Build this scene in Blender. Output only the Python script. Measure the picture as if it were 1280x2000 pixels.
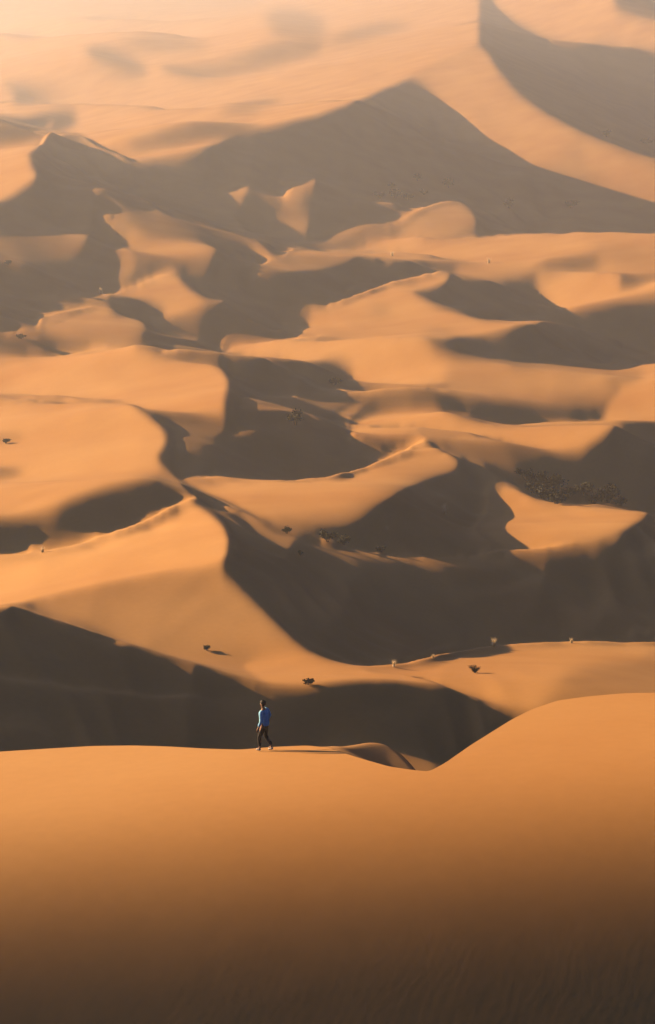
import bpy, bmesh, math, random
import numpy as np
from mathutils import Vector, Matrix

for o in list(bpy.data.objects): bpy.data.objects.remove(o)
scene = bpy.context.scene
COL = scene.collection

# ---------------------------------------------------------------- camera, sky, sun, exposure
FOC = 4330.0; PITCH = math.radians(16.5); CAM_H = 95.0      # focal length in picture units (1280 x 2000)
SUN_AZ = math.radians(28); SUN_EL = math.radians(14)        # low sun, from the left and a little behind the dunes
cam = bpy.data.cameras.new('camera'); cam_o = bpy.data.objects.new('camera', cam); COL.objects.link(cam_o)
cam_o.location = (0, 0, CAM_H); cam_o.rotation_euler = (math.pi/2-PITCH, 0, 0)
cam.sensor_fit = 'VERTICAL'; cam.sensor_height = 24.0; cam.lens = 24.0*FOC/2000.0
cam.clip_start = .5; cam.clip_end = 40000
scene.camera = cam_o

world = bpy.data.worlds.new('World'); scene.world = world; world.use_nodes = True
nt = world.node_tree; nt.nodes.clear()
wo = nt.nodes.new('ShaderNodeOutputWorld'); bg = nt.nodes.new('ShaderNodeBackground'); sky = nt.nodes.new('ShaderNodeTexSky')
sky.sky_type = 'NISHITA'; sky.sun_disc = False; sky.sun_elevation = SUN_EL
sky.sun_rotation = -(math.pi/2-SUN_AZ)
sky.air_density = .2; sky.dust_density = 2.5; sky.ozone_density = 5.0
bg.inputs['Strength'].default_value = .046
nt.links.new(sky.outputs[0], bg.inputs[0]); nt.links.new(bg.outputs[0], wo.inputs[0])

sun = bpy.data.lights.new('sun', 'SUN'); sun.energy = 5.0; sun.angle = math.radians(.5); sun.color = (1.0, .62, .26)
sun_o = bpy.data.objects.new('sun', sun); COL.objects.link(sun_o)
to_sun = Vector((-math.cos(SUN_AZ)*math.cos(SUN_EL), math.sin(SUN_AZ)*math.cos(SUN_EL), math.sin(SUN_EL)))
sun_o.rotation_euler = to_sun.to_track_quat('Z', 'Y').to_euler(); sun_o.location = (-300, 300, 300)

scene.view_settings.view_transform = 'Standard'; scene.view_settings.look = 'None'
scene.view_settings.exposure = 1.5; scene.view_settings.gamma = 1.0; scene.view_settings.use_curve_mapping = False
scene.cycles.volume_bounces = 1; scene.cycles.max_bounces = 6; scene.cycles.diffuse_bounces = 0

# ---------------------------------------------------------------- dune survey
# Outlines of the sun-lit dune faces and of the shaded hollows (plan sketch in
# picture units).  value = how squarely the face meets the low sun.
FACES = [
 # (value, feather, outline)
 (.72,3,[(-160,-140),(940,-140),(940,60),(935,85),(870,115),(800,150),(700,195),(610,225),(530,245),(460,268),(370,297),(330,302),(270,312),(225,300),(180,280),(150,262),(115,255),(75,280),(55,300),(60,325),(75,345),(20,385),(-60,410),(-160,420)]),
 (.45,10,[(-160,-140),(520,-140),(520,18),(300,30),(100,35),(-160,45)]),
 (.08,5,[(240,275),(300,258),(370,238),(440,236),(500,243),(528,247),(455,266),(390,274),(330,285),(270,288)]),
 (.3,6,[(420,222),(470,200),(520,190),(560,190),(530,205),(490,222)]),
 (.05,6,[(-160,212),(40,225),(110,210),(150,215),(150,240),(110,255),(60,275),(-60,285),(-160,290)]),
 (.1,5,[(0,160),(60,165),(110,180),(170,180),(110,190),(85,195),(60,205),(25,205),(30,185)]),
 (.16,8,[(165,90),(215,85),(260,110),(290,130),(285,150),(250,152),(200,130),(175,115)]),
 (.25,8,[(220,75),(300,68),(380,78),(420,90),(360,100),(290,102),(255,92)]),
 (.15,7,[(310,125),(370,125),(430,122),(470,105),(530,85),(640,75),(620,105),(520,125),(430,150),(380,155),(320,140)]),
 (.28,10,[(520,15),(590,15),(640,40),(630,85),(540,75),(520,45)]),
 (.3,8,[(640,75),(700,50),(760,40),(815,45),(760,65),(700,80),(640,90)]),
 (.2,5,[(0,70),(50,60),(90,75),(30,78)]),
 (.8,4,[(960,-140),(1440,-140),(1440,112),(1340,105),(1280,98),(1190,88),(1090,80),(1050,68),(1010,40),(960,5)]),
 (.05,4,[(1200,-60),(1440,-60),(1440,55),(1340,50),(1260,38),(1215,28),(1198,10)]),
 (.0,2,[(940,-140),(945,0),(1000,40),(1050,68),(1090,80),(1190,88),(1280,98),(1440,112),(1440,355),(1340,330),(1280,310),(1230,297),(1150,265),(1080,230),(1030,195),(1000,165),(970,125),(950,95),(935,75),(935,40)]),
 (.62,3,[(935,85),(950,95),(970,125),(1000,165),(1030,195),(1080,230),(1150,265),(1230,297),(1340,330),(1440,355),(1440,470),(1340,432),(1280,410),(1210,380),(1130,345),(1080,335),(1020,328),(960,300),(915,275),(895,250),(860,195),(830,160),(805,148),(870,115)]),
 (.42,12,[(1085,322),(1105,285),(1150,285),(1130,325)]),
 (.4,3,[(550,372),(590,352),(618,343),(622,352),(615,368),(600,375)]),
 (.12,10,[(-160,460),(60,458),(115,458),(135,480),(80,515),(-160,525)]),
 (.18,10,[(640,470),(760,440),(830,405),(860,420),(800,470),(700,490)]),
 (.42,7,[(760,470),(800,430),(840,402),(890,384),(905,395),(935,430),(930,448),(880,470),(800,478)]),
 (.7,3,[(640,493),(690,490),(740,472),(800,464),(880,474),(950,468),(1000,458),(1095,457),(1120,443),(1150,455),(1280,453),(1440,453),(1440,540),(1280,540),(1200,531),(1100,535),(1030,546),(960,546),(900,535),(880,528),(960,517),(860,512),(760,503),(700,497),(660,500)]),
 (.48,8,[(890,524),(960,519),(1040,520),(1030,545),(950,546),(900,538)]),
 (.48,8,[(1150,470),(1200,480),(1300,470),(1440,470),(1440,538),(1290,538),(1180,522)]),
 (.05,5,[(1030,537),(1060,517),(1120,506),(1160,500),(1182,520),(1150,527),(1060,540)]),
 (.85,2,[(1035,546),(1100,536),(1200,531),(1212,535),(1213,560),(1240,558),(1280,545),(1440,535),(1440,565),(1340,576),(1280,583),(1180,600),(1110,612),(1100,605),(1065,585),(1045,560)]),
 (.0,2,[(1210,532),(1240,545),(1280,540),(1440,530),(1440,540),(1280,547),(1240,560),(1213,560)]),
 (.6,4,[(600,500),(560,495),(590,486),(690,488),(690,497)]),
 (.28,10,[(490,535),(520,505),(600,500),(690,497),(670,525),(600,535),(520,545)]),
 (.62,3,[(190,415),(215,418),(245,437),(270,450),(290,465),(360,470),(400,478),(432,490),(420,497),(360,502),(300,498),(255,490),(240,475),(250,458),(215,440)]),
 (.6,3,[(195,577),(250,565),(290,550),(315,530),(328,521),(342,527),(350,545),(370,565),(400,585),(450,588),(400,600),(370,608),(330,622),(305,617),(330,605),(300,590),(260,580)]),
 (.15,5,[(-160,568),(100,570),(250,568),(200,580),(-160,580)]),
 (.45,6,[(80,642),(95,608),(150,605),(180,600),(203,590),(225,605),(270,622),(287,640),(270,660),(200,672),(150,665),(90,655)]),
 (.25,5,[(-20,650),(60,640),(100,648),(60,658)]),
 (.66,4,[(555,647),(610,625),(600,605),(640,600),(700,580),(760,550),(820,537),(872,532),(880,545),(845,562),(800,572),(840,592),(890,608),(940,624),(1010,628),(1080,620),(1110,612),(1180,600),(1100,620),(960,652),(900,655),(830,660),(700,662),(640,658),(560,655)]),
 (.4,8,[(690,610),(740,597),(775,602),(740,620)]),
 (.4,8,[(815,655),(850,640),(890,650),(870,662)]),
 (.78,3,[(435,688),(460,672),(520,666),(620,668),(680,662),(790,657),(830,670),(850,690),(890,705),(1000,710),(1000,745),(880,745),(800,752),(720,748),(692,742),(685,722),(650,703),(560,703),(480,700)]),
 (.5,9,[(870,709),(1000,711),(1190,716),(1210,745),(1190,790),(1120,800),(1000,785),(930,775),(870,758)]),
 (.75,4,[(1190,716),(1280,701),(1440,690),(1440,826),(1280,824),(1200,826),(1175,820),(1190,790),(1215,760)]),
 (.38,8,[(1180,718),(1260,722),(1250,745),(1210,760),(1180,750)]),
 (.03,5,[(860,795),(900,788),(1000,785),(1120,800),(1175,815),(1150,825),(1050,828),(990,832),(930,820),(880,810)]),
 (.72,3,[(685,830),(720,810),(780,797),(850,792),(870,805),(920,822),(990,832),(1080,825),(1190,822),(1215,825),(1180,850),(1140,880),(1090,882),(1000,868),(960,865),(850,852),(760,848),(690,843)]),
 (.0,13,[(1225,826),(1440,824),(1440,940),(1140,940),(1150,880),(1190,850)]),
 (.76,2,[(-160,704),(0,703),(90,700),(150,690),(220,676),(275,669),(258,684),(300,697),(350,702),(405,708),(432,720),(445,745),(438,775),(436,800),(445,812),(380,805),(330,805),(290,800),(265,790),(235,785),(100,783),(0,770),(-160,762)]),
 (.05,2,[(-160,762),(0,770),(80,777),(230,782),(237,786),(100,788),(-160,784)]),
 (.74,2,[(-160,785),(100,789),(245,786),(262,795),(290,815),(315,835),(324,855),(318,875),(305,890),(315,910),(340,930),(370,966),(330,995),(250,1030),(150,1065),(60,1080),(-160,1092)]),
 (.3,4,[(-160,850),(40,848),(50,855),(10,865),(-160,862)]),
 (.2,4,[(-160,908),(20,912),(55,922),(10,935),(-160,938)]),
 (.0,9,[(-160,1012),(85,1010),(130,978),(200,952),(290,932),(320,926),(360,950),(375,968),(330,1000),(250,1036),(150,1070),(60,1084),(-160,1095)]),
 (.25,8,[(310,905),(340,930),(372,962),(350,955),(315,930)]),
 (.64,2,[(355,936),(440,936),(560,938),(640,933),(700,916),(760,894),(810,874),(835,867),(865,880),(905,905),(880,930),(800,960),(740,1000),(690,1030),(560,1030),(510,1012),(450,980),(400,960)]),
 (.0,24,[(965,905),(895,907),(820,935),(750,970),(690,1005),(640,1018),(540,1014),(520,1030),(560,1070),(1000,1085),(980,960)]),
 (.35,12,[(920,990),(930,955),(985,945),(1000,1000),(960,1020)]),
 (.66,3,[(930,1035),(945,1020),(985,1008),(980,985),(975,960),(985,945),(1010,955),(1050,980),(1090,988),(1180,992),(1255,998),(1270,1002),(1200,1050),(1150,1060),(1060,1070),(1000,1072),(960,1052)]),
 (.0,15,[(1440,1000),(1275,1003),(1215,1045),(1160,1062),(1100,1070),(1440,1085)]),
 (.85,2,[(-160,1093),(0,1083),(80,1077),(160,1057),(240,1032),(320,1000),(360,975),(371,966),(378,985),(410,1002),(435,1025),(446,1055),(442,1080),(432,1103),(330,1115),(240,1133),(160,1150),(80,1170),(0,1188),(-160,1220)]),
 (.4,3,[(60,1185),(100,1167),(170,1150),(240,1133),(330,1115),(432,1103),(440,1120),(480,1155),(520,1190),(560,1235),(600,1275),(640,1290),(700,1300),(765,1301),(750,1325),(690,1325),(600,1337),(540,1335),(500,1328),(420,1305),(330,1280),(250,1255),(170,1222),(110,1205)]),
 (.62,3,[(600,1275),(640,1291),(700,1298),(765,1301),(830,1287),(900,1270),(960,1262),(1040,1257),(1100,1254),(1180,1256),(1440,1254),(1440,1380),(1280,1378),(1140,1385),(1060,1398),(1030,1390),(960,1370),(890,1346),(840,1335),(780,1327),(720,1325),(650,1330),(590,1337),(520,1330),(470,1300),(520,1275)]),
 (.36,14,[(1110,1310),(1200,1285),(1440,1270),(1440,1390),(1100,1400),(1040,1395)]),
 # steep lee faces, turned away from the light
 (-.3,12,[(470,1040),(560,1090),(680,1110),(850,1150),(1000,1170),(1130,1215),(1440,1240),(1440,1252),(1100,1250),(960,1258),(830,1284),(765,1297),(700,1290),(620,1270),(560,1215),(500,1160),(455,1110)]),
 (-.2,14,[(1100,1110),(1250,1100),(1440,1110),(1440,1160),(1250,1160),(1130,1150)]),
 (-.3,10,[(-160,1235),(60,1225),(160,1245),(300,1290),(420,1325),(520,1352),(450,1352),(300,1340),(120,1315),(-160,1290)]),
 (-.3,10,[(-160,1330),(60,1345),(250,1360),(450,1385),(620,1390),(800,1380),(960,1400),(1000,1420),(900,1460),(840,1500),(600,1450),(480,1470),(-160,1480)]),
 (-.3,10,[(720,1010),(800,960),(880,930),(950,960),(950,1010),(900,1040),(960,1065),(820,1068),(740,1050)]),
 (-.3,8,[(1000,660),(1060,632),(1160,605),(1280,590),(1440,575),(1440,690),(1280,692),(1120,700),(1000,690)]),
 (-.3,8,[(870,562),(940,558),(1020,562),(1060,590),(1060,608),(990,618),(920,608)]),
 (-.25,8,[(1230,835),(1440,832),(1440,960),(1280,985),(1180,960),(1120,930),(1170,880)]),
 (-.25,8,[(470,560),(560,545),(680,535),(720,510),(850,518),(760,545),(680,575),(560,582)]),
 (-.25,8,[(430,625),(470,600),(540,600),(590,612),(560,635),(500,642)]),
 (-.25,8,[(480,730),(560,725),(650,725),(670,735),(560,760),(470,780),(460,750)]),
 (-.25,8,[(440,870),(560,872),(700,865),(780,870),(700,900),(600,925),(480,925),(400,900)]),
 (-.2,10,[(-160,520),(60,525),(180,540),(260,545),(160,565),(-160,562)]),
 (-.25,8,[(210,615),(270,618),(300,600),(250,585),(200,580),(240,595)]),
 (-.25,12,[(560,260),(700,210),(800,170),(850,220),(900,290),(980,330),(1100,360),(1000,380),(850,370),(700,350),(600,320),(480,310)]),
 (-.25,10,[(960,60),(1040,90),(1200,120),(1440,140),(1440,310),(1280,290),(1150,245),(1050,190),(990,130)]),
 (-.2,10,[(90,300),(150,310),(220,350),(340,400),(460,420),(600,425),(500,450),(340,455),(240,420),(140,360)]),
 (-.2,8,[(520,420),(620,405),(700,405),(780,412),(700,430),(600,438)]),
 # shaded ground that still catches a little grazing light
 (.11,10,[(400,975),(480,1005),(600,1045),(720,1075),(850,1090),(1000,1080),(1150,1065),(1300,1065),(1440,1075),(1440,1110),(1250,1105),(1050,1120),(900,1120),(750,1105),(600,1075),(480,1040),(420,1000)]),
 (.12,14,[(100,310),(200,350),(330,400),(480,440),(640,440),(760,420),(830,405),(700,460),(500,470),(300,455),(230,420),(120,350)]),
 (.08,12,[(-160,430),(0,430),(120,440),(240,480),(330,515),(250,540),(100,530),(-160,505)]),
 (.08,8,[(330,640),(440,650),(560,655),(440,675),(300,668),(250,655)]),
 (.12,10,[(450,775),(560,762),(700,757),(860,762),(700,790),(640,815),(480,808)]),
 (.12,10,[(330,825),(450,832),(600,850),(800,854),(700,868),(480,862),(360,900),(335,870)]),
 (.1,10,[(880,862),(1000,880),(1100,900),(1000,925),(900,905)]),
 (.1,8,[(360,525),(430,505),(500,520),(460,545),(380,560)]),
 (.06,14,[(1100,1175),(1250,1190),(1440,1195),(1440,1235),(1200,1230)]),
 (.1,5,[(-160,1292),(0,1311),(150,1334),(300,1349),(520,1367),(640,1372),(500,1379),(300,1367),(100,1346),(-160,1318)]),
 (.3,8,[(625,1455),(660,1436),(700,1432),(760,1445),(820,1470),(880,1492),(840,1530),(700,1520),(620,1480)]),
]
# crest lines that stand up in front of the sand behind them: (rise / distance, outline)
RIDGES = [
 (.012,[(-160,1093),(0,1083),(80,1077),(160,1057),(240,1032),(320,1000),(360,975),(373,966),(392,984)]),
 (.012,[(355,936),(440,936),(560,938),(640,933),(700,916),(760,894),(810,874),(835,867),(870,882),(915,908)]),
 (.010,[(690,1299),(765,1301),(830,1287),(900,1270),(960,1262),(1040,1257),(1180,1255),(1440,1254)]),
 (.007,[(985,943),(1050,980),(1090,988),(1180,992),(1280,1000)]),
 (.004,[(380,962),(430,982),(510,1012),(600,1042),(720,1072),(850,1083),(1000,1073),(1150,1061),(1300,1060),(1440,1066)]),
 (.006,[(-160,785),(100,788),(245,786),(270,798)]),
 (.008,[(-160,704),(0,703),(90,700),(150,690),(220,676),(278,669)]),
 (.004,[(435,685),(460,672),(520,666),(620,668),(680,662),(790,657),(830,670)]),
 (.005,[(985,832),(1080,825),(1190,822),(1280,822),(1440,822)]),
 (.006,[(1035,546),(1100,536),(1200,531),(1214,536)]),
 (.006,[(700,482),(740,472),(800,464),(880,474),(950,468),(1000,458),(1095,457),(1120,443),(1150,455),(1280,453),(1440,453)]),
 (.006,[(620,602),(690,578),(760,550),(820,537),(874,532)]),
 (.005,[(220,572),(290,550),(315,530),(328,521),(345,530),(360,552)]),
 (.005,[(80,615),(150,605),(203,590),(225,605),(285,638)]),
 (.005,[(760,446),(830,403),(890,384),(912,398)]),
 (.006,[(50,300),(75,280),(115,255),(150,262),(225,300),(330,335),(430,362),(560,377),(700,394),(840,399)]),
 (.002,[(-160,1290),(0,1312),(150,1335),(300,1350),(420,1358)]),
]
# crest of the near dune (picture units): behind it the sand drops to the field
CREST = [(-1400,1560),(-700,1510),(-160,1476),(0,1468),(80,1463),(180,1457),(260,1456),(330,1458),(400,1462),(470,1464),(530,1459),(600,1456),(640,1460),(700,1480),(760,1497),(800,1503),(838,1507),(870,1490),(920,1455),(960,1430),(1000,1405),(1040,1385),(1090,1368),(1150,1360),(1220,1354),(1280,1353),(1440,1356),(1900,1400),(2600,1480)]

TE = math.tan(SUN_EL); SX, SY = math.cos(SUN_AZ), -math.sin(SUN_AZ)
GMAX = .62

def project(x, y, z):
    """world -> picture units (1280 x 2000)"""
    h = z-CAM_H
    d = y*math.cos(PITCH)-h*math.sin(PITCH)
    v = y*math.sin(PITCH)+h*math.cos(PITCH)
    return 640+FOC*x/d, 1000-FOC*v/d

def row_ground(py, z=0.):
    t = math.tan(PITCH) ; r = (py-1000)/FOC
    # depression tangent of a row
    dep = (t+r)/(1-t*r)
    return (CAM_H-z)/dep

def field_base(y):
    """the dune field slopes gently down from the near dune"""
    return 72*np.exp(-np.maximum(y, 80)/240.)-P['b2']*(1-np.exp(-np.maximum(y-150, 0)/1000.))

def blur(a, r):
    if r < .4: return a
    n = max(1, int(3*r)); k = np.exp(-.5*(np.arange(-n, n+1)/r)**2); k /= k.sum()
    for ax in (0, 1):
        p = np.pad(a, [(n, n) if i == ax else (0, 0) for i in (0, 1)], mode='edge')
        o = np.zeros_like(a)
        for i, w in enumerate(k):
            sl = [slice(None)]*2; sl[ax] = slice(i, i+a.shape[ax]); o += w*p[tuple(sl)]
        a = o
    return a

MS = 2.5                                   # sketch cell in picture units
MX0, MY0 = -160, -140
MW, MH = int(1600/MS), int(1680/MS)
def fill(poly):
    xs = np.array([p[0] for p in poly], float); ys = np.array([p[1] for p in poly], float)
    # round the traced corners a little
    for _ in range(2):
        x2, y2 = np.roll(xs, -1), np.roll(ys, -1)
        xs, ys = np.stack([.86*xs+.14*x2, .14*xs+.86*x2], 1).ravel(), np.stack([.86*ys+.14*y2, .14*ys+.86*y2], 1).ravel()
    out = np.zeros((MH, MW))
    gx = MX0+(np.arange(MW)+.5)*MS
    x2, y2 = np.roll(xs, -1), np.roll(ys, -1)
    SUB = 3
    for j in range(max(0, int((ys.min()-MY0)/MS)-1), min(MH, int((ys.max()-MY0)/MS)+2)):
        for sidx in range(SUB):
            y = MY0+(j+(sidx+.5)/SUB)*MS
            m = (ys <= y) != (y2 <= y)
            if not m.any(): continue
            xc = np.sort(xs[m]+(y-ys[m])/(y2[m]-ys[m])*(x2[m]-xs[m]))
            for a, b in zip(xc[::2], xc[1::2]):
                out[j] += np.clip((np.minimum(gx+MS/2, b)-np.maximum(gx-MS/2, a))/MS, 0, 1)/SUB
    return out
def sketch():
    m = np.zeros((MH, MW))
    for v, f, poly in FACES:
        a = fill(poly); pad = int(3*f/MS)+3
        r, c = np.where(a.any(1))[0], np.where(a.any(0))[0]
        sl = (slice(max(r[0]-pad, 0), r[-1]+pad+1), slice(max(c[0]-pad, 0), c[-1]+pad+1))
        a = blur(a[sl], f/MS); m[sl] = m[sl]*(1-a)+v*a
    return m

# ---------------------------------------------------------------- dune solver
class Fan:
    """heights on a fan-shaped grid: column = bearing x/y, row = distance"""
    def __init__(s, nu, nv):
        s.nu, s.nv = nu, nv
        t = np.linspace(-1, 1, nu); s.u = .2*t+6.25*np.sign(t)*np.clip(np.abs(t)-.8, 0, 1)**2
        py = np.linspace(1800, -190, nv)
        yt = np.exp(np.linspace(math.log(60), math.log(20000), 4000)); s.y = np.interp(-py, -project(0, yt, field_base(yt))[1], yt)
        s.U, s.Y = np.meshgrid(s.u, s.y); s.X = s.U*s.Y
        s.du = (s.u[1:]-s.u[:-1])[None]
        s.yv = np.gradient(s.y)[:, None]
    # forward differences on cell corners -> cell centre operators
    def grad(s, z):
        a, b, c, d = z[:-1, :-1], z[:-1, 1:], z[1:, :-1], z[1:, 1:]
        zu = .5*((b-a)+(d-c))/s.du; zv = .5*((c-a)+(d-b))
        return zu*s.kxu, zu*s.kyu+zv*s.kyv
    def setup(s):
        yc = .5*(s.y[:-1]+s.y[1:])[:, None]; uc = .5*(s.u[:-1]+s.u[1:])[None]
        s.kxu = 1/yc*np.ones_like(uc); s.kyu = -uc/yc; s.kyv = 1/(s.y[1:]-s.y[:-1])[:, None]*np.ones_like(uc)
        s.yc, s.uc = yc, uc; s.xc = uc*yc
    def dirder(s, z, dx, dy):
        gx, gy = s.grad(z); return dx*gx+dy*gy
    def dirder_T(s, r, dx, dy):
        ku = (dx*s.kxu+dy*s.kyu)*.5/s.du*r; kv = dy*s.kyv*.5*r
        o = np.zeros((s.nv, s.nu))
        o[:-1, :-1] += -ku-kv; o[:-1, 1:] += ku-kv; o[1:, :-1] += -ku+kv; o[1:, 1:] += ku+kv
        return o

def cg(A, b, x, diag, it):
    r = b-A(x); zz = r/diag; p = zz.copy(); rz = (r*zz).sum()
    for _ in range(it):
        Ap = A(p); al = rz/max((p*Ap).sum(), 1e-30)
        x = x+al*p; r = r-al*Ap; zz = r/diag; rn = (r*zz).sum()
        if rn < 1e-12: break
        p = zz+rn/rz*p; rz = rn
    return x

def resize(a, nv, nu):
    v = np.linspace(0, a.shape[0]-1, nv); u = np.linspace(0, a.shape[1]-1, nu)
    i = np.minimum(v.astype(int), a.shape[0]-2); j = np.minimum(u.astype(int), a.shape[1]-2)
    f = (v-i)[:, None]; g = (u-j)[None]
    return a[i][:, j]*(1-f)*(1-g)+a[i][:, j+1]*(1-f)*g+a[i+1][:, j]*f*(1-g)+a[i+1][:, j+1]*f*g

def sample(m, px, py):
    fx = np.clip((px-MX0)/MS-.5, 0, MW-1.001); fy = np.clip((py-MY0)/MS-.5, 0, MH-1.001)
    i = fy.astype(int); j = fx.astype(int); f = fy-i; g = fx-j
    return m[i, j]*(1-f)*(1-g)+m[i, j+1]*(1-f)*g+m[i+1, j]*f*(1-g)+m[i+1, j+1]*f*g

def shade_depth(F, z, nstep=64):
    """how far each point lies below the light grazing the dunes up-sun of it (>0: in cast shade)"""
    d0, d1 = .004, .9
    out = np.full(z.shape, -1e9)
    lny = F.y
    for k in range(nstep):
        d = F.Y*(d0*(d1/d0)**(k/(nstep-1)))
        x = F.X-SX*d; y = F.Y-SY*d
        fu = np.interp((x/y).ravel(), F.u, np.arange(F.nu)).reshape(y.shape)
        fv = np.interp(y.ravel(), F.y, np.arange(F.nv)).reshape(y.shape)
        ok = (fu > 0) & (fu < F.nu-1) & (y < F.y[-1])
        fu = np.clip(fu, 0, F.nu-1.001); fv = np.clip(fv, 0, F.nv-1.001)
        i = fv.astype(int); j = fu.astype(int); f = fv-i; g = fu-j
        h = z[i, j]*(1-f)*(1-g)+z[i, j+1]*(1-f)*g+z[i+1, j]*f*(1-g)+z[i+1, j+1]*f*g
        out = np.maximum(out, np.where(ok, h-TE*d-z, -1e9))
    return out

P = dict(lam=.04, L=.8, dipR=.045, dipS=.2, beta=.0, neg=.85, cross=0., cf=34, st=.55, dec=.1, fr=1, vb=0., km=.75, Lr=.035, b2=75, ki=.12, levels=[(60, 14, 200, 4), (120, 12, 140, 2), (240, 7, 110, 1), (560, 3, 110, 9)])
corner = ((slice(None, -1), slice(None, -1)), (slice(1, None), slice(None, -1)), (slice(None, -1), slice(1, None)), (slice(1, None), slice(1, None)))
def cen(a): return .25*(a[:-1, :-1]+a[1:, :-1]+a[:-1, 1:]+a[1:, 1:])
def hour_T(q, k):
    h = k*(q[:-1, :-1]-q[1:, :-1]-q[:-1, 1:]+q[1:, 1:])
    o = np.zeros_like(q); o[:-1, :-1] += h; o[1:, :-1] -= h; o[:-1, 1:] -= h; o[1:, 1:] += h
    return o
def ridge_rise(F, z, soft):
    """rise of the sharp crests: builds up towards the crest line, falls off down the slip face behind it"""
    px, py = project(F.X, F.Y, z); add = np.zeros_like(z); lee = np.zeros(z.shape, bool)
    cols = np.arange(F.nu); front = np.minimum.accumulate(py, axis=0)
    for k, line in RIDGES:
        lx = np.array([p[0] for p in line], float); ly = np.array([p[1] for p in line], float)
        l2 = np.where((px >= lx[0]-25) & (px <= lx[-1]+25), np.interp(px, lx, ly), 1e9)
        d = (front if P['fr'] else py)-l2                                         # >0 in front of the crest line
        cr = (d[:-1] > 0) & (d[1:] <= 0) & (l2[:-1] < 1e8) & (l2[1:] < 1e8)
        has = cr.any(0); j = cr.argmax(0)
        if not has.any(): continue
        c = cols[has]; j = j[has]
        f = np.clip(d[j, c]/(d[j, c]-d[j+1, c]+1e-9), 0, 1)
        yc = F.y[j]+f*(F.y[j+1]-F.y[j])
        pc = px[j, c]
        q = min(110., .45*(lx[-1]-lx[0])); fade = np.clip((pc-lx[0]+25)/q, 0, 1)*np.clip((lx[-1]+25-pc)/q, 0, 1); fade = fade*fade*(3-2*fade)
        # smooth the crest in plan a little
        n = 2*soft+1; kk = np.ones(n)/n
        if len(yc) <= 2*n: continue
        ms = 3*soft; q = np.pad(yc, ms, mode='edge'); yc = np.median(np.stack([q[i:i+len(yc)] for i in range(2*ms+1)]), 0)
        yc = np.convolve(np.pad(yc, soft, mode='edge'), kk, 'valid'); yc = np.convolve(np.pad(yc, soft, mode='edge'), kk, 'valid')
        D = P['km']*k*yc*fade; L = P['Lr']*yc
        s = F.y[:, None]-yc[None]
        a = np.where(s <= 0, D*np.exp(np.minimum(s, 0)/L), np.maximum(D-.6*np.maximum(s, 0), 0))
        add[:, c] = np.maximum(add[:, c], a)
        lee[:, c] |= (s > 0) & (s < D/.6)
    return add, lee

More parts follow.
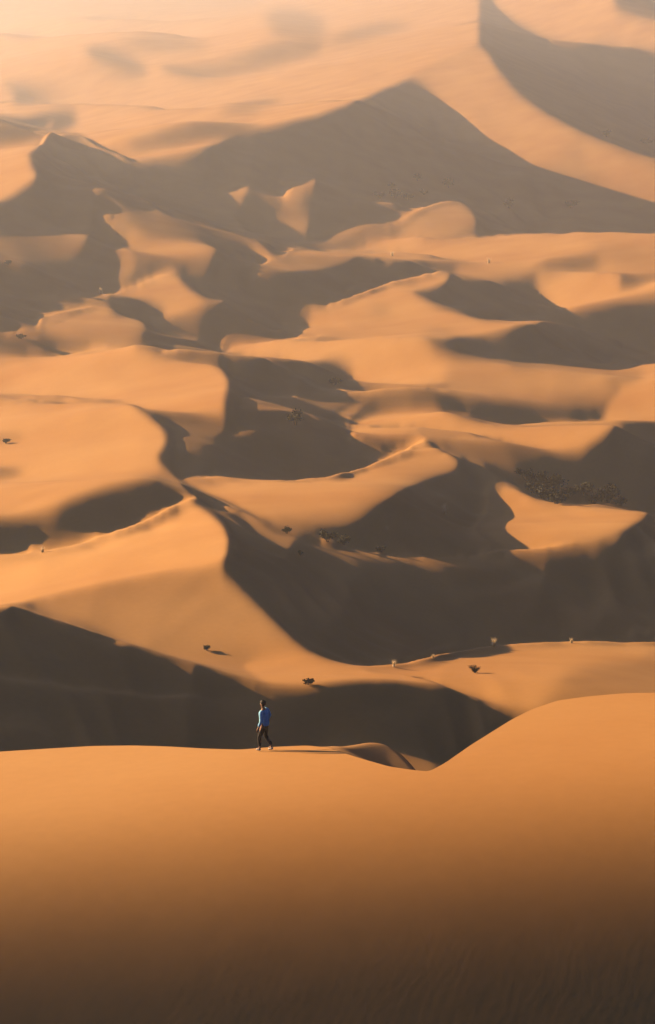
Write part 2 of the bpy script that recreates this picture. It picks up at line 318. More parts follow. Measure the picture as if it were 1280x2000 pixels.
def solve_dunes(m0, P=P, verbose=False):
    z = None
    for nv, outer, its, warm in P['levels']:
        nu = int(nv*.8)
        m = blur(m0, .35*480/nv*2.5/MS*1.6) if nv < 400 else m0
        F = Fan(nu, nv); F.setup()
        if z is None: z = field_base(F.Y); gc = np.zeros((nv-1, nu-1))
        else: z = resize(z, nv, nu); gc = resize(gc, nv-1, nu-1)
        Sg = F.X*SX+F.Y*SY                                   # coordinate along the light
        gy = np.clip(F.Y, 150, 1500)
        mu = (1/(P['L']*gy))**2
        bs = field_base(F.Y); ly = np.log(F.Y)
        ph = P['cf']*ly+14*F.U+1.6*np.sin(26*F.U+3*ly)+.9*np.sin(61*F.U-11*ly); am = .6+.4*np.sin(17*F.U+5*ly)
        env = z+TE*Sg; dip = np.zeros_like(z); add = np.zeros_like(z); lee = np.zeros(z.shape, bool)
        kk0 = (F.kxu/F.du)**2+F.kyv**2
        kh = .02*kk0
        for o in range(outer):
            if nv >= 120:
                a2, lee = ridge_rise(F, z, max(1, nv//120)); add = add+.5*(a2-add) if o else a2
            px, py = project(F.X, F.Y, z)
            run = np.minimum.accumulate(py, axis=0)          # rows run away from the camera
            vis = (py <= run+1.0)
            I = sample(m, px, py)
            mx = np.abs((px-640)/640); ex = np.clip((mx-1.2)/.3, 0, 1)
            ex = np.maximum(ex, np.clip((-20-py)/80, 0, 1))
            I = I*(1-ex)+TE/GMAX*ex; I = np.where(I < 0, I*P['neg'], I)
            Ic, vc, exc = cen(I), cen(vis.astype(float)), cen(ex)
            seen = vc > .6
            w = (.03+.97*np.clip((cen(blur(vis.astype(float), P['vb']*nv/560))-.35)/.5, 0, 1))*(1-.9*exc) if P['vb'] else (.03+.97*seen)*(1-.9*exc)
            g0 = np.where(seen, GMAX*Ic-P['beta']*np.clip(1-Ic/.12, 0, 1), 0)
            w = np.where(cen(lee.astype(float)) > .1, .03, w); g = g0+gc-np.clip(F.dirder(add, SX, SY), -.2, .2)
            lam = P['lam']
            A = lambda q: F.dirder_T(w*F.dirder(q, SX, SY), SX, SY)+lam*F.dirder_T(F.dirder(q, -SY, SX), -SY, SX)+hour_T(q, kh)+mu*q
            b = F.dirder_T(w*g, SX, SY)+mu*(TE*Sg+bs)
            dg = np.zeros((nv, nu)); kk = kk0*(w+lam)*.25+kh
            dp = np.zeros((nv, nu))
            for sl in corner: dg[sl] += kk; dp[sl] += kk0*.25+kh
            env = cg(A, b, env, dg+mu, its)
            # hollows in the shade: screened Poisson, zero on the lit sand
            sh = np.where(vis, np.clip(1-I/.16, 0, 1), .6)*(1-ex)
            R = P['dipR']*gy; k2 = 1/R**2; pen = np.where(vis, 1-sh, ex)*60*k2
            lap = lambda q: F.dirder_T(F.dirder(q, 1, 0), 1, 0)+F.dirder_T(F.dirder(q, 0, 1), 0, 1)+hour_T(q, kh)
            dip = cg(lambda q: lap(q)+(k2+pen)*q, (P['dipS']/R)*sh, dip, dp+k2+pen, its//2)
            # low cross ridges on the shaded ground
            mask = np.clip(1-blur(np.where(vis, np.clip(I, 0, 1), .0)+ex, 5.*nv/560)/.08, 0, 1)
            cross = P['cross']*gy*(am*np.abs(np.sin(ph))**1.3+.25)*mask
            zn = env-TE*Sg-dip+add-cross
            z = z+P['st']/(1+P['dec']*o)*(zn-z)
            if o >= warm:
                # compare the sunlight on the sand with the sketch and lean the faces
                sim = TE+F.dirder(z, SX, SY)
                dep = cen(shade_depth(F, z, 40))
                lit = seen & (Ic > .2) & (exc < .3)
                dark = seen & (Ic < .035) & (exc < .3) & (dep < 0)
                err = np.where(lit | (seen & (Ic < -.05)), g0-sim, np.where(dark, np.minimum(-.06-sim, 0), 0))
                gc = np.clip(np.where(lit | dark | (Ic < -.05), gc+P['ki']*np.where(dark, 2, 1)*err, gc*.9), -.4, .3)
                if verbose: print('   bad lit %.3f  bad shade %.3f' % (dark.mean(), (lit & (dep > 0)).mean()), 'slope err %.3f' % np.abs(g0-sim)[lit].mean())
            if verbose: print(nv, o, 'dz %.2f' % np.abs(zn-z).mean(), 'z %.1f %.1f' % (z.min(), z.max()), 'dip %.1f' % dip.max(), 'vis %.3f' % vis.mean())
    # soften the finest creases
    # low cross ridges and swells, strongest on the shaded ground
    px, py = project(F.X, F.Y, z); sm = np.clip(sample(m0, px, py), 0, 1); sm = np.maximum(sm, blur(sm, 4.)); vz = blur((py <= np.minimum.accumulate(py, axis=0)+1)*1., 2.); sm = np.maximum(sm, np.clip(1-vz, 0, 1))
    ly = np.log(F.Y); a = .08+.92*np.clip(1-sm/.15, 0, 1)
    ph = 52*ly+30*F.U+2.2*np.sin(31*F.U+6*ly)+1.3*np.sin(83*F.U-23*ly)
    p2 = 23*ly-19*F.U+2*np.sin(45*F.U+9*ly)
    z = z-.0026*np.minimum(F.Y, 1200)*a*((.6+.4*np.sin(23*F.U+9*ly))*np.abs(np.sin(ph))**1.2+.9*np.abs(np.sin(p2))**1.2)
    z = blur(z, P.get('soft', .6))
    return F, z

def dep_tan(py):
    t = math.tan(PITCH); r = (py-1000)/FOC
    return (t+r)/(1-t*r)

# ---------------------------------------------------------------- materials
def sand_material(name, scale=1.0):
    m = bpy.data.materials.new(name); m.use_nodes = True
    n, l = m.node_tree.nodes, m.node_tree.links
    b = n['Principled BSDF']; b.inputs['Roughness'].default_value = .95
    b.inputs['Specular IOR Level'].default_value = .1
    tc = n.new('ShaderNodeTexCoord')
    n1 = n.new('ShaderNodeTexNoise'); n1.inputs['Scale'].default_value = .045*scale; n1.inputs['Detail'].default_value = 5
    l.new(tc.outputs['Object'], n1.inputs['Vector'])
    r = n.new('ShaderNodeValToRGB'); r.color_ramp.elements[0].position = .3; r.color_ramp.elements[1].position = .7
    r.color_ramp.elements[0].color = (.38, .190, .062, 1); r.color_ramp.elements[1].color = (.46, .258, .096, 1)
    l.new(n1.outputs['Fac'], r.inputs[0])
    n2 = n.new('ShaderNodeTexNoise'); n2.inputs['Scale'].default_value = 2.2*scale; n2.inputs['Detail'].default_value = 6
    l.new(tc.outputs['Object'], n2.inputs['Vector'])
    mx = n.new('ShaderNodeMix'); mx.data_type = 'RGBA'; mx.blend_type = 'MULTIPLY'; mx.inputs['Factor'].default_value = .12
    l.new(r.outputs[0], mx.inputs['A']); l.new(n2.outputs['Fac'], mx.inputs['B'])
    l.new(mx.outputs['Result'], b.inputs['Base Color'])
    # wind ripples and uneven packing, a few millimetres to centimetres high
    n3 = n.new('ShaderNodeTexNoise'); n3.inputs['Scale'].default_value = .35; n3.inputs['Detail'].default_value = 7; n3.inputs['Roughness'].default_value = .55
    l.new(tc.outputs['Object'], n3.inputs['Vector'])
    wv = n.new('ShaderNodeTexWave'); wv.inputs['Scale'].default_value = 1.1; wv.inputs['Distortion'].default_value = 9; wv.inputs['Detail'].default_value = 3; wv.inputs['Detail Scale'].default_value = .6
    mp = n.new('ShaderNodeMapping'); mp.inputs['Rotation'].default_value = (0, 0, .5); l.new(tc.outputs['Object'], mp.inputs['Vector']); l.new(mp.outputs[0], wv.inputs['Vector'])
    b1 = n.new('ShaderNodeBump'); b1.inputs['Strength'].default_value = .3; b1.inputs['Distance'].default_value = .03; l.new(n3.outputs['Fac'], b1.inputs['Height'])
    b2 = n.new('ShaderNodeBump'); b2.inputs['Strength'].default_value = .03; b2.inputs['Distance'].default_value = .006; l.new(wv.outputs['Fac'], b2.inputs['Height']); l.new(b1.outputs[0], b2.inputs['Normal'])
    l.new(b2.outputs[0], b.inputs['Normal'])
    return m
SAND = sand_material('sand')

def link_mesh(name, me, mat=None, parent=None):
    o = bpy.data.objects.new(name, me); COL.objects.link(o)
    if mat: me.materials.append(mat)
    if parent: o.parent = parent
    return o
def grid_mesh(name, X, Y, Z, mat, flip=False):
    nv, nu = X.shape
    co = np.stack([X, Y, Z], -1).reshape(-1, 3).astype(np.float32)
    i = np.arange(nv*nu).reshape(nv, nu)
    q = np.stack([i[:-1, :-1], i[:-1, 1:], i[1:, 1:], i[1:, :-1]], -1).reshape(-1, 4).astype(np.int32)
    me = bpy.data.meshes.new(name)
    me.vertices.add(len(co)); me.vertices.foreach_set('co', co.ravel())
    me.loops.add(q.size); me.loops.foreach_set('vertex_index', q.ravel())
    me.polygons.add(len(q)); me.polygons.foreach_set('loop_start', np.arange(0, q.size, 4, dtype=np.int32))
    me.update(calc_edges=True); me.validate()
    me.polygons.foreach_set('use_smooth', np.ones(len(q), bool))
    return link_mesh(name, me, mat)

# ---------------------------------------------------------------- dune field
M = sketch()
F, Z = solve_dunes(M)
def outer_dunes(x, y):
    wx = x+18*np.sin(y/70.+1)+9*np.sin(x/33.+y/41.); wy = y+20*np.sin(x/60.)
    s = wx*.8+wy*.35
    a = ((s/62.) % 1.); prof = np.where(a < .68, a/.68, (1-a)/.32)
    b_ = (((s*.7+wy*.5)/105.+.3) % 1.); prof2 = np.where(b_ < .65, b_/.65, (1-b_)/.35)
    return 6*prof*(.5+.5*np.sin(wy/45.))+7*prof2-5
_m = np.clip((np.abs(F.U)-.19)/.08, 0, 1); _m = _m*_m*(3-2*_m)
Z = Z+blur(outer_dunes(F.X, F.Y), .8)*_m*np.clip(1.6-F.Y/3000, .3, 1)
field = grid_mesh('dune_field', F.X, F.Y, Z, SAND)
field['kind'] = 'structure'

# ---------------------------------------------------------------- near dune
def near_dune():
    prof_r = [1100, 1460, 1530, 1600, 1700, 1800, 1900, 1980, 2500]
    prof_s = [-.24, -.24, -.21, .02, .31, .52, .62, .655, .66]        # fall of the sand towards the viewer
    prof_x = [.08]*9                                                  # the crest climbs to the right
    R0, Y0 = 1465, 68.
    def march(r1, n):
        y = Y0; h = -y*dep_tan(R0); o = [(y, h, .08)]
        for k in range(n):
            r = R0+(r1-R0)*k/n; t1 = dep_tan(R0+(r1-R0)*(k+1)/n); sl = np.interp(r+np.linspace(-40, 40, 9), prof_r, prof_s).mean()
            dy = (-y*t1-h)/(sl+t1); y += dy; h += sl*dy
            o.append((y, h, np.interp(r+np.linspace(-60, 60, 9), prof_r, prof_x).mean()))
        return o
    a = np.array(march(2350, 500)[::-1]+march(1240, 150)[1:])
    a = np.concatenate([[(a[0, 0]-15, a[0, 1]-15*.66, .08)], a])
    yy = a[:, 0]; hh = a[:, 1]; tx = a[:, 2]
    def H(x, y): return CAM_H+np.interp(y, yy, hh)+np.interp(y, yy, tx)*34*np.tanh((x+2.2)/34)
    u = np.concatenate([np.linspace(-.8, -.2, 60)[:-1], np.linspace(-.2, .2, 420), np.linspace(.2, .8, 60)[1:]])
    cx = [c[0] for c in CREST]; cy = [c[1] for c in CREST]
    nf, nb = 330, 110
    Y = np.zeros((nf+nb, len(u))); Z = np.zeros_like(Y); yc = np.zeros(len(u))
    yt = np.linspace(yy[0]+1, min(yy[-1], 150), 4000)
    for i, uu in enumerate(u):
        px, py = project(uu*yt, yt, H(uu*yt, yt))
        d = py-np.interp(px, cx, cy); k = np.where(d < 0)[0]
        if len(k) and k[0] > 0:
            k = k[0]; f = d[k-1]/(d[k-1]-d[k]); yc[i] = yt[k-1]+f*(yt[k]-yt[k-1])
        else: yc[i] = yt[-1]
    yc = np.convolve(np.pad(yc, 2, mode='edge'), np.ones(5)/5, 'valid')
    for i, uu in enumerate(u):
        tf = 1-(1-np.linspace(0, 1, nf))**1.5
        Y[:nf, i] = yy[0]+(yc[i]-yy[0])*tf; Z[:nf, i] = H(uu*Y[:nf, i], Y[:nf, i])
        tb = np.linspace(0, 1, nb+1)[1:]**1.8
        d = 170*tb; Y[nf:, i] = yc[i]+d
        # lee side: a soft shoulder behind the dip, elsewhere straight down the slip face
        pc = 640+FOC*uu*yc[i]/(yc[i]*math.cos(PITCH)-(Z[nf-1, i]-CAM_H)*math.sin(PITCH))
        D = 21*math.exp(-((pc-758)/92.)**2)
        k = np.clip((d-D)/14.+.5, 0, 1) if D > .05 else np.ones_like(d); k = np.maximum(k, 1-D/4) if D < 4 else k
        sl = .335+(.62-.335)*k*k*(3-2*k)
        Z[nf:, i] = np.maximum(Z[nf-1, i]-np.cumsum(sl*np.diff(np.concatenate([[0], d])))-.42*np.clip((pc-650)/FOC*yc[i], 0, 5)*np.clip(d/5., 0, 1), -30)
    return u[None]*Y, Y, Z, yc
nX, nY, nZ, nyc = near_dune()
near = grid_mesh('near_dune', nX, nY, nZ, SAND); near['kind'] = 'structure'
print('near', nyc.min(), nyc.max(), 'field z', Z.min(), Z.max())

# ---------------------------------------------------------------- haze over the dune field
def haze_box():
    zlo = min(Z.min(), nZ.min())-1; zhi = max(Z.max(), CAM_H)+3
    me = bpy.data.meshes.new('haze')
    x = 4200; y0, y1 = -60, F.y[-1]+50
    vs = [(a, b, c) for c in (zlo, zhi) for b in (y0, y1) for a in (-x, x)]
    me.from_pydata(vs, [], [(0, 2, 3, 1), (4, 5, 7, 6), (0, 1, 5, 4), (2, 6, 7, 3), (0, 4, 6, 2), (1, 3, 7, 5)])
    m = bpy.data.materials.new('haze'); m.use_nodes = True
    n, l = m.node_tree.nodes, m.node_tree.links; n.clear()
    out = n.new('ShaderNodeOutputMaterial'); v = n.new('ShaderNodeVolumePrincipled')
    v.inputs['Color'].default_value = (.80, .87, 1.0, 1); v.inputs['Density'].default_value = HAZE
    v.inputs['Anisotropy'].default_value = .5
    l.new(v.outputs[0], out.inputs['Volume'])
    o = link_mesh('haze', me, m); o['kind'] = 'stuff'; o['label'] = 'pale warm haze over the dunes'; o['category'] = 'haze'
HAZE = .00026
haze_box()

# ---------------------------------------------------------------- things on the sand
bpy.context.view_layer.update()
_o = Vector((0, 0, CAM_H))
def at(px, py, which=None):
    """ground point under a picture position (walked down from the viewpoint)"""
    v = (1000-py)/FOC; h = (px-640)/FOC
    d = Vector((h, math.cos(PITCH)+v*math.sin(PITCH), -math.sin(PITCH)+v*math.cos(PITCH))).normalized()
    best = None
    for ob in (which or (near, field)):
        ok, loc, nor, _ = ob.ray_cast(_o, d, distance=20000)
        if ok and (best is None or (loc-_o).length < (best-_o).length): best = loc.copy()
    return best

def plain(name, col, rough=.85, var=.25, scale=8., spec=.2):
    m = bpy.data.materials.new(name); m.use_nodes = True
    n, l = m.node_tree.nodes, m.node_tree.links; b = n['Principled BSDF']
    b.inputs['Roughness'].default_value = rough; b.inputs['Specular IOR Level'].default_value = spec
    tc = n.new('ShaderNodeTexCoord'); tx = n.new('ShaderNodeTexNoise'); tx.inputs['Scale'].default_value = scale; tx.inputs['Detail'].default_value = 4
    l.new(tc.outputs['Object'], tx.inputs['Vector'])
    r = n.new('ShaderNodeValToRGB'); r.color_ramp.elements[0].position = .3; r.color_ramp.elements[1].position = .72
    r.color_ramp.elements[0].color = tuple(c*(1-var) for c in col)+(1,); r.color_ramp.elements[1].color = tuple(min(1, c*(1+var)) for c in col)+(1,)
    l.new(tx.outputs['Fac'], r.inputs[0]); l.new(r.outputs[0], b.inputs['Base Color'])
    return m
def thing(name, label, cat, loc, group=None):
    o = bpy.data.objects.new(name, None); COL.objects.link(o); o.empty_display_size = .3
    o.location = loc; o['label'] = label; o['category'] = cat
    if group: o['group'] = group
    return o

# ---- person -------------------------------------------------------
def skin(name, verts, edges, mat, parent, sub=2, extra=None):
    """grow a smooth surface over a jointed skeleton: verts = [(x, y, z, rx, ry)]"""
    me = bpy.data.meshes.new(name); me.from_pydata([v[:3] for v in verts], edges, [])
    o = bpy.data.objects.new(name, me); COL.objects.link(o)
    o.modifiers.new('skin', 'SKIN'); s = o.modifiers.new('smooth', 'SUBSURF'); s.levels = s.render_levels = sub
    if not me.skin_vertices: me.skin_vertices_add() if hasattr(me, 'skin_vertices_add') else None
    lay = me.skin_vertices[0].data
    for i, v in enumerate(verts): lay[i].radius = (v[3], v[4]); lay[i].use_root = (i == 0)
    bpy.context.view_layer.update()
    dg = bpy.context.evaluated_depsgraph_get()
    m2 = bpy.data.meshes.new_from_object(o.evaluated_get(dg)); m2.name = name
    bpy.data.objects.remove(o)
    m2.polygons.foreach_set('use_smooth', np.ones(len(m2.polygons), bool))
    return link_mesh(name, m2, mat, parent)

def add_person(loc, yaw):
    sk = plain('skin', (.30, .17, .11), .6, .1); hairm = plain('hair', (.012, .010, .009), .6, .3)
    blue = plain('blue_cotton', (.27, .61, .92), .9, .12, 14); navy = plain('dark_trousers', (.022, .019, .020), .9, .2, 14)
    shoe = plain('pale_shoe', (.62, .52, .45), .8, .1); white = plain('eye', (.5, .5, .5), .4, .05)
    p = thing('person', 'person in a light blue top and dark trousers walking along the near dune crest', 'person', loc)
    # forward +x, left +y.  joints in metres, standing height about 1.76
    hipL, kneeL, ankL = (.0, .09, .90), (.14, .10, .49), (.12, .10, .09)      # left leg forward, bearing the weight
    hipR, kneeR, ankR = (.0, -.09, .90), (.02, -.10, .48), (-.22, -.10, .14)  # right leg trailing
    shL, elL, wrL = (.02, .19, 1.40), (-.07, .30, 1.15), (.03, .33, .91)
    shR, elR, wrR = (.02, -.19, 1.40), (-.02, -.32, 1.15), (.10, -.34, .92)
    V = [(.0, 0, .95, .13, .10), (.01, 0, 1.12, .10, .075), (.02, 0, 1.28, .12, .085), (.02, 0, 1.41, .085, .07), (.03, 0, 1.49, .05, .05), (.045, 0, 1.55, .058, .062), (.055, 0, 1.63, .078, .092), (.055, 0, 1.70, .068, .080)]
    E = [(0, 1), (1, 2), (2, 3), (3, 4), (4, 5), (5, 6), (6, 7)]
    def chain(root, pts):
        a = root
        for q in pts: V.append(q); E.append((a, len(V)-1)); a = len(V)-1
        return a
    for s, (h, k, a) in ((1, (hipL, kneeL, ankL)), (-1, (hipR, kneeR, ankR))):
        chain(0, [(*h, .085, .085), (*k, .052, .052), (.5*(k[0]+a[0])-.02, k[1], .5*(k[2]+a[2])+.06, .050, .050), (*a, .034, .034), (a[0]+.12, a[1], a[2]-.05, .035, .025)])
    for s, (sh, el, wr) in ((1, (shL, elL, wrL)), (-1, (shR, elR, wrR))):
        e = chain(3, [(*sh, .042, .042), (*el, .034, .034), (*wr, .026, .026), (wr[0]+.03, wr[1], wr[2]-.07, .034, .020)])
        px, py, pz = V[e][:3]
        for q, (dx, L) in enumerate(((.030, .070), (.012, .082), (-.008, .078), (-.026, .060))):
            chain(e, [(px+dx, py, pz-.035, .0085, .0085), (px+dx+.012, py-.008*s, pz-.035-L*.5, .008, .008), (px+dx+.016, py-.022*s, pz-.035-L*.9, .007, .007)])
        chain(e-1, [(wr[0]+.052, wr[1]-.004*s, wr[2]-.055, .0095, .0095), (wr[0]+.066, wr[1]-.012*s, wr[2]-.095, .008, .008)])
    body = skin('body', V, E, sk, p)
    # face: nose, mouth, eyes and ears, on the head's front (+x)
    def blob(name, c, r, mat, par, seg=10, rings=8):
        bm = bmesh.new(); bmesh.ops.create_uvsphere(bm, u_segments=seg, v_segments=rings, radius=1)
        for v in bm.verts: v.co = Vector((c[0]+v.co.x*r[0], c[1]+v.co.y*r[1], c[2]+v.co.z*r[2]))
        me = bpy.data.meshes.new(name); bm.to_mesh(me); bm.free()
        me.polygons.foreach_set('use_smooth', np.ones(len(me.polygons), bool)); return link_mesh(name, me, mat, par)
    hd = body
    blob('nose', (.142, 0, 1.625), (.022, .014, .022), sk, hd)
    for s in (-1, 1):
        blob('ear', (.05, s*.078, 1.63), (.022, .012, .030), sk, hd); blob('eye', (.125, s*.031, 1.65), (.012, .013, .009), white, hd)
    blob('mouth', (.130, 0, 1.578), (.010, .024, .007), plain('lips', (.22, .09, .07), .6, .1), hd)
    # hair: a cap over crown and nape, uneven edge
    rnd = random.Random(4); bm = bmesh.new(); bmesh.ops.create_icosphere(bm, subdivisions=3, radius=1)
    for v in bm.verts:
        n = v.co.copy(); v.co = Vector((.044+n.x*.104, n.y*.094, 1.672+n.z*.108))
        if n.z < -.05: v.co.z = 1.672+n.z*(.108 if n.x < .1 else .03); v.co.x = min(v.co.x, .11)
        v.co += n*rnd.uniform(-.004, .008)
    bmesh.ops.delete(bm, geom=[v for v in bm.verts if v.co.x > .10 and v.co.z < 1.685], context='VERTS')
    me = bpy.data.meshes.new('hair'); bm.to_mesh(me); bm.free(); link_mesh('hair', me, hairm, p)
    # clothes follow the body a little outside it
    V2 = [(.0, 0, .87, .20, .15), (.0, 0, 1.0, .19, .145), (.01, 0, 1.14, .18, .135), (.02, 0, 1.29, .19, .135), (.02, 0, 1.41, .125, .095), (.03, 0, 1.475, .068, .065)]
    E2 = [(i, i+1) for i in range(5)]
    for sh, el, wr in ((shL, elL, wrL), (shR, elR, wrR)):
        n = len(V2); V2 += [(*sh, .076, .076), (*el, .062, .062), (wr[0]*.85+el[0]*.15, wr[1]*.85+el[1]*.15, wr[2]*.85+el[2]*.15, .046, .046)]
        E2 += [(4, n), (n, n+1), (n+1, n+2)]
    skin('shirt', V2, E2, blue, p)
    V3 = [(.0, 0, .93, .140, .112), (.0, 0, .86, .140, .112)]; E3 = [(0, 1)]
    for h, k, a in ((hipL, kneeL, ankL), (hipR, kneeR, ankR)):
        n = len(V3); V3 += [(h[0], h[1], .80, .098, .098), (*k, .074, .074), (a[0], a[1], a[2]+.07, .056, .056)]; E3 += [(1, n), (n, n+1), (n+1, n+2)]
    skin('trousers', V3, E3, navy, p)
    for a, tip in ((ankL, 0), (ankR, -.35)):
        c, s = math.cos(tip), math.sin(tip)
        V4 = [(a[0]-.04, a[1], a[2]-.03, .045, .050), (a[0]+.05*c, a[1], a[2]-.045+.05*s, .046, .042), (a[0]+.14*c, a[1], a[2]-.055+.14*s, .042, .030)]
        skin('shoe', V4, [(0, 1), (1, 2)], shoe, p)
    p.rotation_euler = (0, 0, yaw)
    return p
pl = at(517, 1466, (near,))
person = add_person(pl+Vector((0, 0, .0)), math.radians(150))

# ---- desert shrubs and tufts ----------------------------------------
leafd = plain('dusty_dark_leaf', (.042, .043, .027), .9, .4, 3); leafb = plain('brown_leaf', (.05, .038, .022), .9, .4, 3)
twig = plain('twig', (.10, .07, .045), .9, .3, 6); straw = plain('straw', (.66, .52, .34), .9, .2, 6)
_n, _l = straw.node_tree.nodes, straw.node_tree.links; _t = _n.new('ShaderNodeBsdfTranslucent'); _t.inputs[0].default_value = (.66, .52, .34, 1)
_m = _n.new('ShaderNodeMixShader'); _m.inputs[0].default_value = .5; _l.new(_n['Principled BSDF'].outputs[0], _m.inputs[1]); _l.new(_t.outputs[0], _m.inputs[2]); _l.new(_m.outputs[0], _n['Material Output'].inputs['Surface'])
def shrub_meshes(seed, flat, leaves):
    r = random.Random(seed)
    vs, fs = [], []; tips = []
    def tube(a, b, ra, rb):
        n = len(vs); d = (b-a).normalized(); u = d.orthogonal().normalized(); w = d.cross(u)
        for q, rr in ((a, ra), (b, rb)):
            for k in range(4): t = k*math.pi/2; vs.append(tuple(q+u*math.cos(t)*rr+w*math.sin(t)*rr))
        for k in range(4): fs.append((n+k, n+(k+1) % 4, n+4+(k+1) % 4, n+4+k))
    for k in range(11):
        an = r.uniform(0, 6.28); sp = r.uniform(.15, .5)
        p0 = Vector((r.uniform(-.06, .06), r.uniform(-.06, .06), -.12)); p1 = Vector((math.cos(an)*sp*.45, math.sin(an)*sp*.45, flat*r.uniform(.3, .5)))
        p2 = Vector((math.cos(an)*sp, math.sin(an)*sp, flat*r.uniform(.55, 1.)*(1-.9*sp*sp)))
        tube(p0, p1, .022, .014); tube(p1, p2, .014, .005); tips += [p1.lerp(p2, t) for t in (.3, .65, 1.)]
    ms = bpy.data.meshes.new('stem'); ms.from_pydata(vs, [], fs); ms.materials.append(twig)
    vs2, fs2 = [], []
    for k in range(leaves):
        c = r.choice(tips)+Vector((r.gauss(0, .07), r.gauss(0, .07), r.gauss(0, .06))); c.z = max(c.z, .02)
        u = Vector((r.gauss(0, 1), r.gauss(0, 1), r.gauss(0, .8))).normalized(); w = u.orthogonal().normalized(); L = r.uniform(.04, .085); W = L*r.uniform(.4, .7)
        n = len(vs2); vs2 += [tuple(c-u*L), tuple(c+w*W), tuple(c+u*L), tuple(c-w*W)]; fs2.append((n, n+1, n+2, n+3))
    mc = bpy.data.meshes.new('crown'); mc.from_pydata(vs2, [], fs2)
    return ms, mc
SHR = [shrub_meshes(s, f, 900) for s, f in ((1, .62), (2, .75), (3, .5), (4, .68))]
for k, (a, b) in enumerate(SHR): b.materials.append(leafd if k != 2 else leafb)
def tuft_mesh(seed):
    r = random.Random(seed); vs, fs = [], []
    for k in range(60):
        an = r.uniform(0, 6.28); lean = r.uniform(.05, .55); L = r.uniform(.5, 1.)
        b = Vector((r.gauss(0, .07), r.gauss(0, .07), -.06)); side = Vector((-math.sin(an), math.cos(an), 0))*.022
        d = Vector((math.cos(an), math.sin(an), 0)); n = len(vs)
        for t, wd in ((0, 1), (.5, .8), (1, .12)):
            q = b+d*lean*t*t*L+Vector((0, 0, L*t*(1-.3*lean*t))); vs += [tuple(q-side*wd), tuple(q+side*wd)]
        fs += [(n, n+1, n+3, n+2), (n+2, n+3, n+5, n+4)]
    m = bpy.data.meshes.new('blades'); m.from_pydata(vs, [], fs); m.materials.append(straw); return m
TUF = [tuft_mesh(s) for s in (5, 6)]
rng = random.Random(11)
def put(px, py, wpx, label, group, kind='shrub'):
    c = at(px, py)
    if c is None: return
    w = wpx*(c-_o).length/FOC
    if kind == 'shrub':
        t = thing('desert_shrub', label, 'shrub', c, group); a, b = SHR[rng.randrange(4)]
        link_mesh('stem', a, None, t); link_mesh('crown', b, None, t)
        t.scale = (w, w, w*rng.uniform(.8, 1.05))
    else:
        t = thing('grass_tuft', label, 'grass tuft', c, group); link_mesh('blades', TUF[rng.randrange(2)], None, t); t.scale = (w, w, w)
    t.rotation_euler = (0, 0, rng.uniform(0, 6.28))

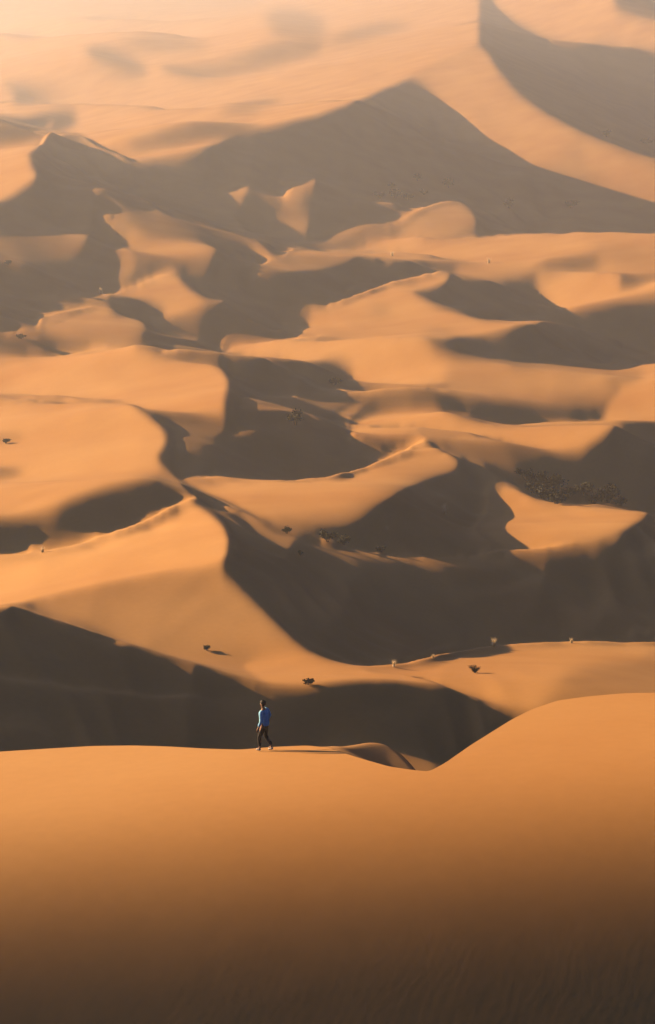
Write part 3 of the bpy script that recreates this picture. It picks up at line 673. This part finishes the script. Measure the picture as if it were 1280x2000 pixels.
G1, G2, G3, G4, G5 = 'shrubs at the foot of the great far dune', 'scrub patch below the shaded right-hand dune', 'scrub along the foot of the central hill', 'lone shrubs in the hollows', 'pale tufts on the crests'
for a in [
 (815, 353, 18, 'topmost dark shrub of the loose patch under the great far dune', G1),
 (875, 366, 26, 'large dark shrub just above the orange-tipped small crest on the far slope', G1),
 (742, 388, 22, 'leftmost low shrub of the loose patch under the great far dune', G1),
 (772, 386, 28, 'widest low shrub of the loose patch under the great far dune', G1),
 (797, 390, 20, 'lowest dark shrub of the loose patch under the great far dune', G1),
 (765, 366, 14, 'small faint shrub higher up the slope in the loose patch under the far dune', G1),
 (828, 380, 16, 'small rightmost shrub of the loose patch under the great far dune', G1),
 (995, 407, 26, 'dark shrub on the grey flat below the lit flank of the far dune', G1),
 (1115, 406, 26, 'dark shrub below the lit flank of the far dune, nearer the right edge', G1),
 (1185, 268, 20, 'small shrub in the upper right shadow, left of its neighbour at the picture edge', G1),
 (1264, 282, 22, 'small shrub in the upper right shadow close to the picture edge', G1),
 (1026, 938, 34, 'leftmost shrub of the dark scrub patch beneath the shaded right-hand dune', G2),
 (1050, 948, 44, 'bushy shrub second from the left in the upper row of the right-hand scrub patch', G2),
 (1080, 958, 48, 'broad shrub in the middle of the upper row of the right-hand scrub patch', G2),
 (1042, 962, 30, 'small shrub at the lower left of the right-hand scrub patch', G2),
 (1062, 974, 40, 'dark shrub on the lit sand edge in the lower row of the right-hand scrub patch', G2),
 (1086, 984, 42, 'lowest shrub of the right-hand scrub patch, touching the lit sand', G2),
 (1112, 970, 34, 'shrub at the centre of the right-hand scrub patch, among its neighbours', G2),
 (1142, 968, 44, 'tall shrub right of centre in the right-hand scrub patch', G2),
 (1160, 984, 36, 'low shrub under the tall one in the right-hand scrub patch', G2),
 (1188, 982, 50, 'biggest dark shrub near the right end of the right-hand scrub patch', G2),
 (1212, 988, 32, 'last shrub at the right end of the right-hand scrub patch', G2),
 (560, 1042, 20, 'leftmost small shrub along the dark foot of the central hill', G3),
 (640, 1058, 32, 'broad flat shrub midway along the dark foot of the central hill', G3),
 (672, 1064, 26, 'flat shrub just right of the broad one along the foot of the central hill', G3),
 (745, 1078, 18, 'rightmost small shrub along the foot of the central hill', G3),
 (587, 1085, 15, 'tiny lone shrub on the grey slope below the foot of the central hill', G4),
 (16, 518, 16, 'lone dark shrub on the grey slope at the left picture edge', G4),
 (42, 662, 18, 'small dark shrub in the shade left of the peach-coloured low dune', G4),
 (655, 752, 24, 'lone dark shrub at the end of the rounded shadow in the middle of the field', G4),
 (578, 830, 42, 'largest lone shrub, dark and flat, deep in the central shaded hollow', G4),
 (12, 866, 18, 'dark shrub on the bright dune at the left picture edge', G4),
 (404, 1270, 18, 'lone shrub on the peach-coloured face of the big left dune', G4),
 (602, 1337, 22, 'dark shrub on the sunlit crest line behind the walking person', G4),
 (928, 1314, 26, 'low brown shrub standing in for a dark dent in the middle of the lit strip behind the near dune', G4)]: put(*a)  # last entry: shrub added in place of a dark dent in the sand
for a in [
 (965, 1262, 22, 'tallest pale tuft on the crest in front of the wide dark slope', G5),
 (770, 1302, 18, 'pale tuft at the left start of the lit crest before the dark slope', G5),
 (1116, 1256, 14, 'small pale tuft far right on the lit crest before the dark slope', G5),
 (846, 1286, 12, 'tiny pale tuft between the two taller ones on the lit crest', G5),
 (83, 1079, 16, 'pale tuft on the crest of the big left dune near the picture edge', G5),
 (197, 574, 16, 'pale tuft on the thin light ridge left of the pointed lit peak', G5),
 (868, 1002, 24, 'pale upright tuft alone on the shaded face of the central hill', G5),
 (766, 500, 12, 'tiny tuft on the long lit band left of its shadow tip', G5),
 (955, 514, 14, 'tiny tuft at the thin tip of the long shadow on the lit band', G5)]: put(*a, kind='tuft')
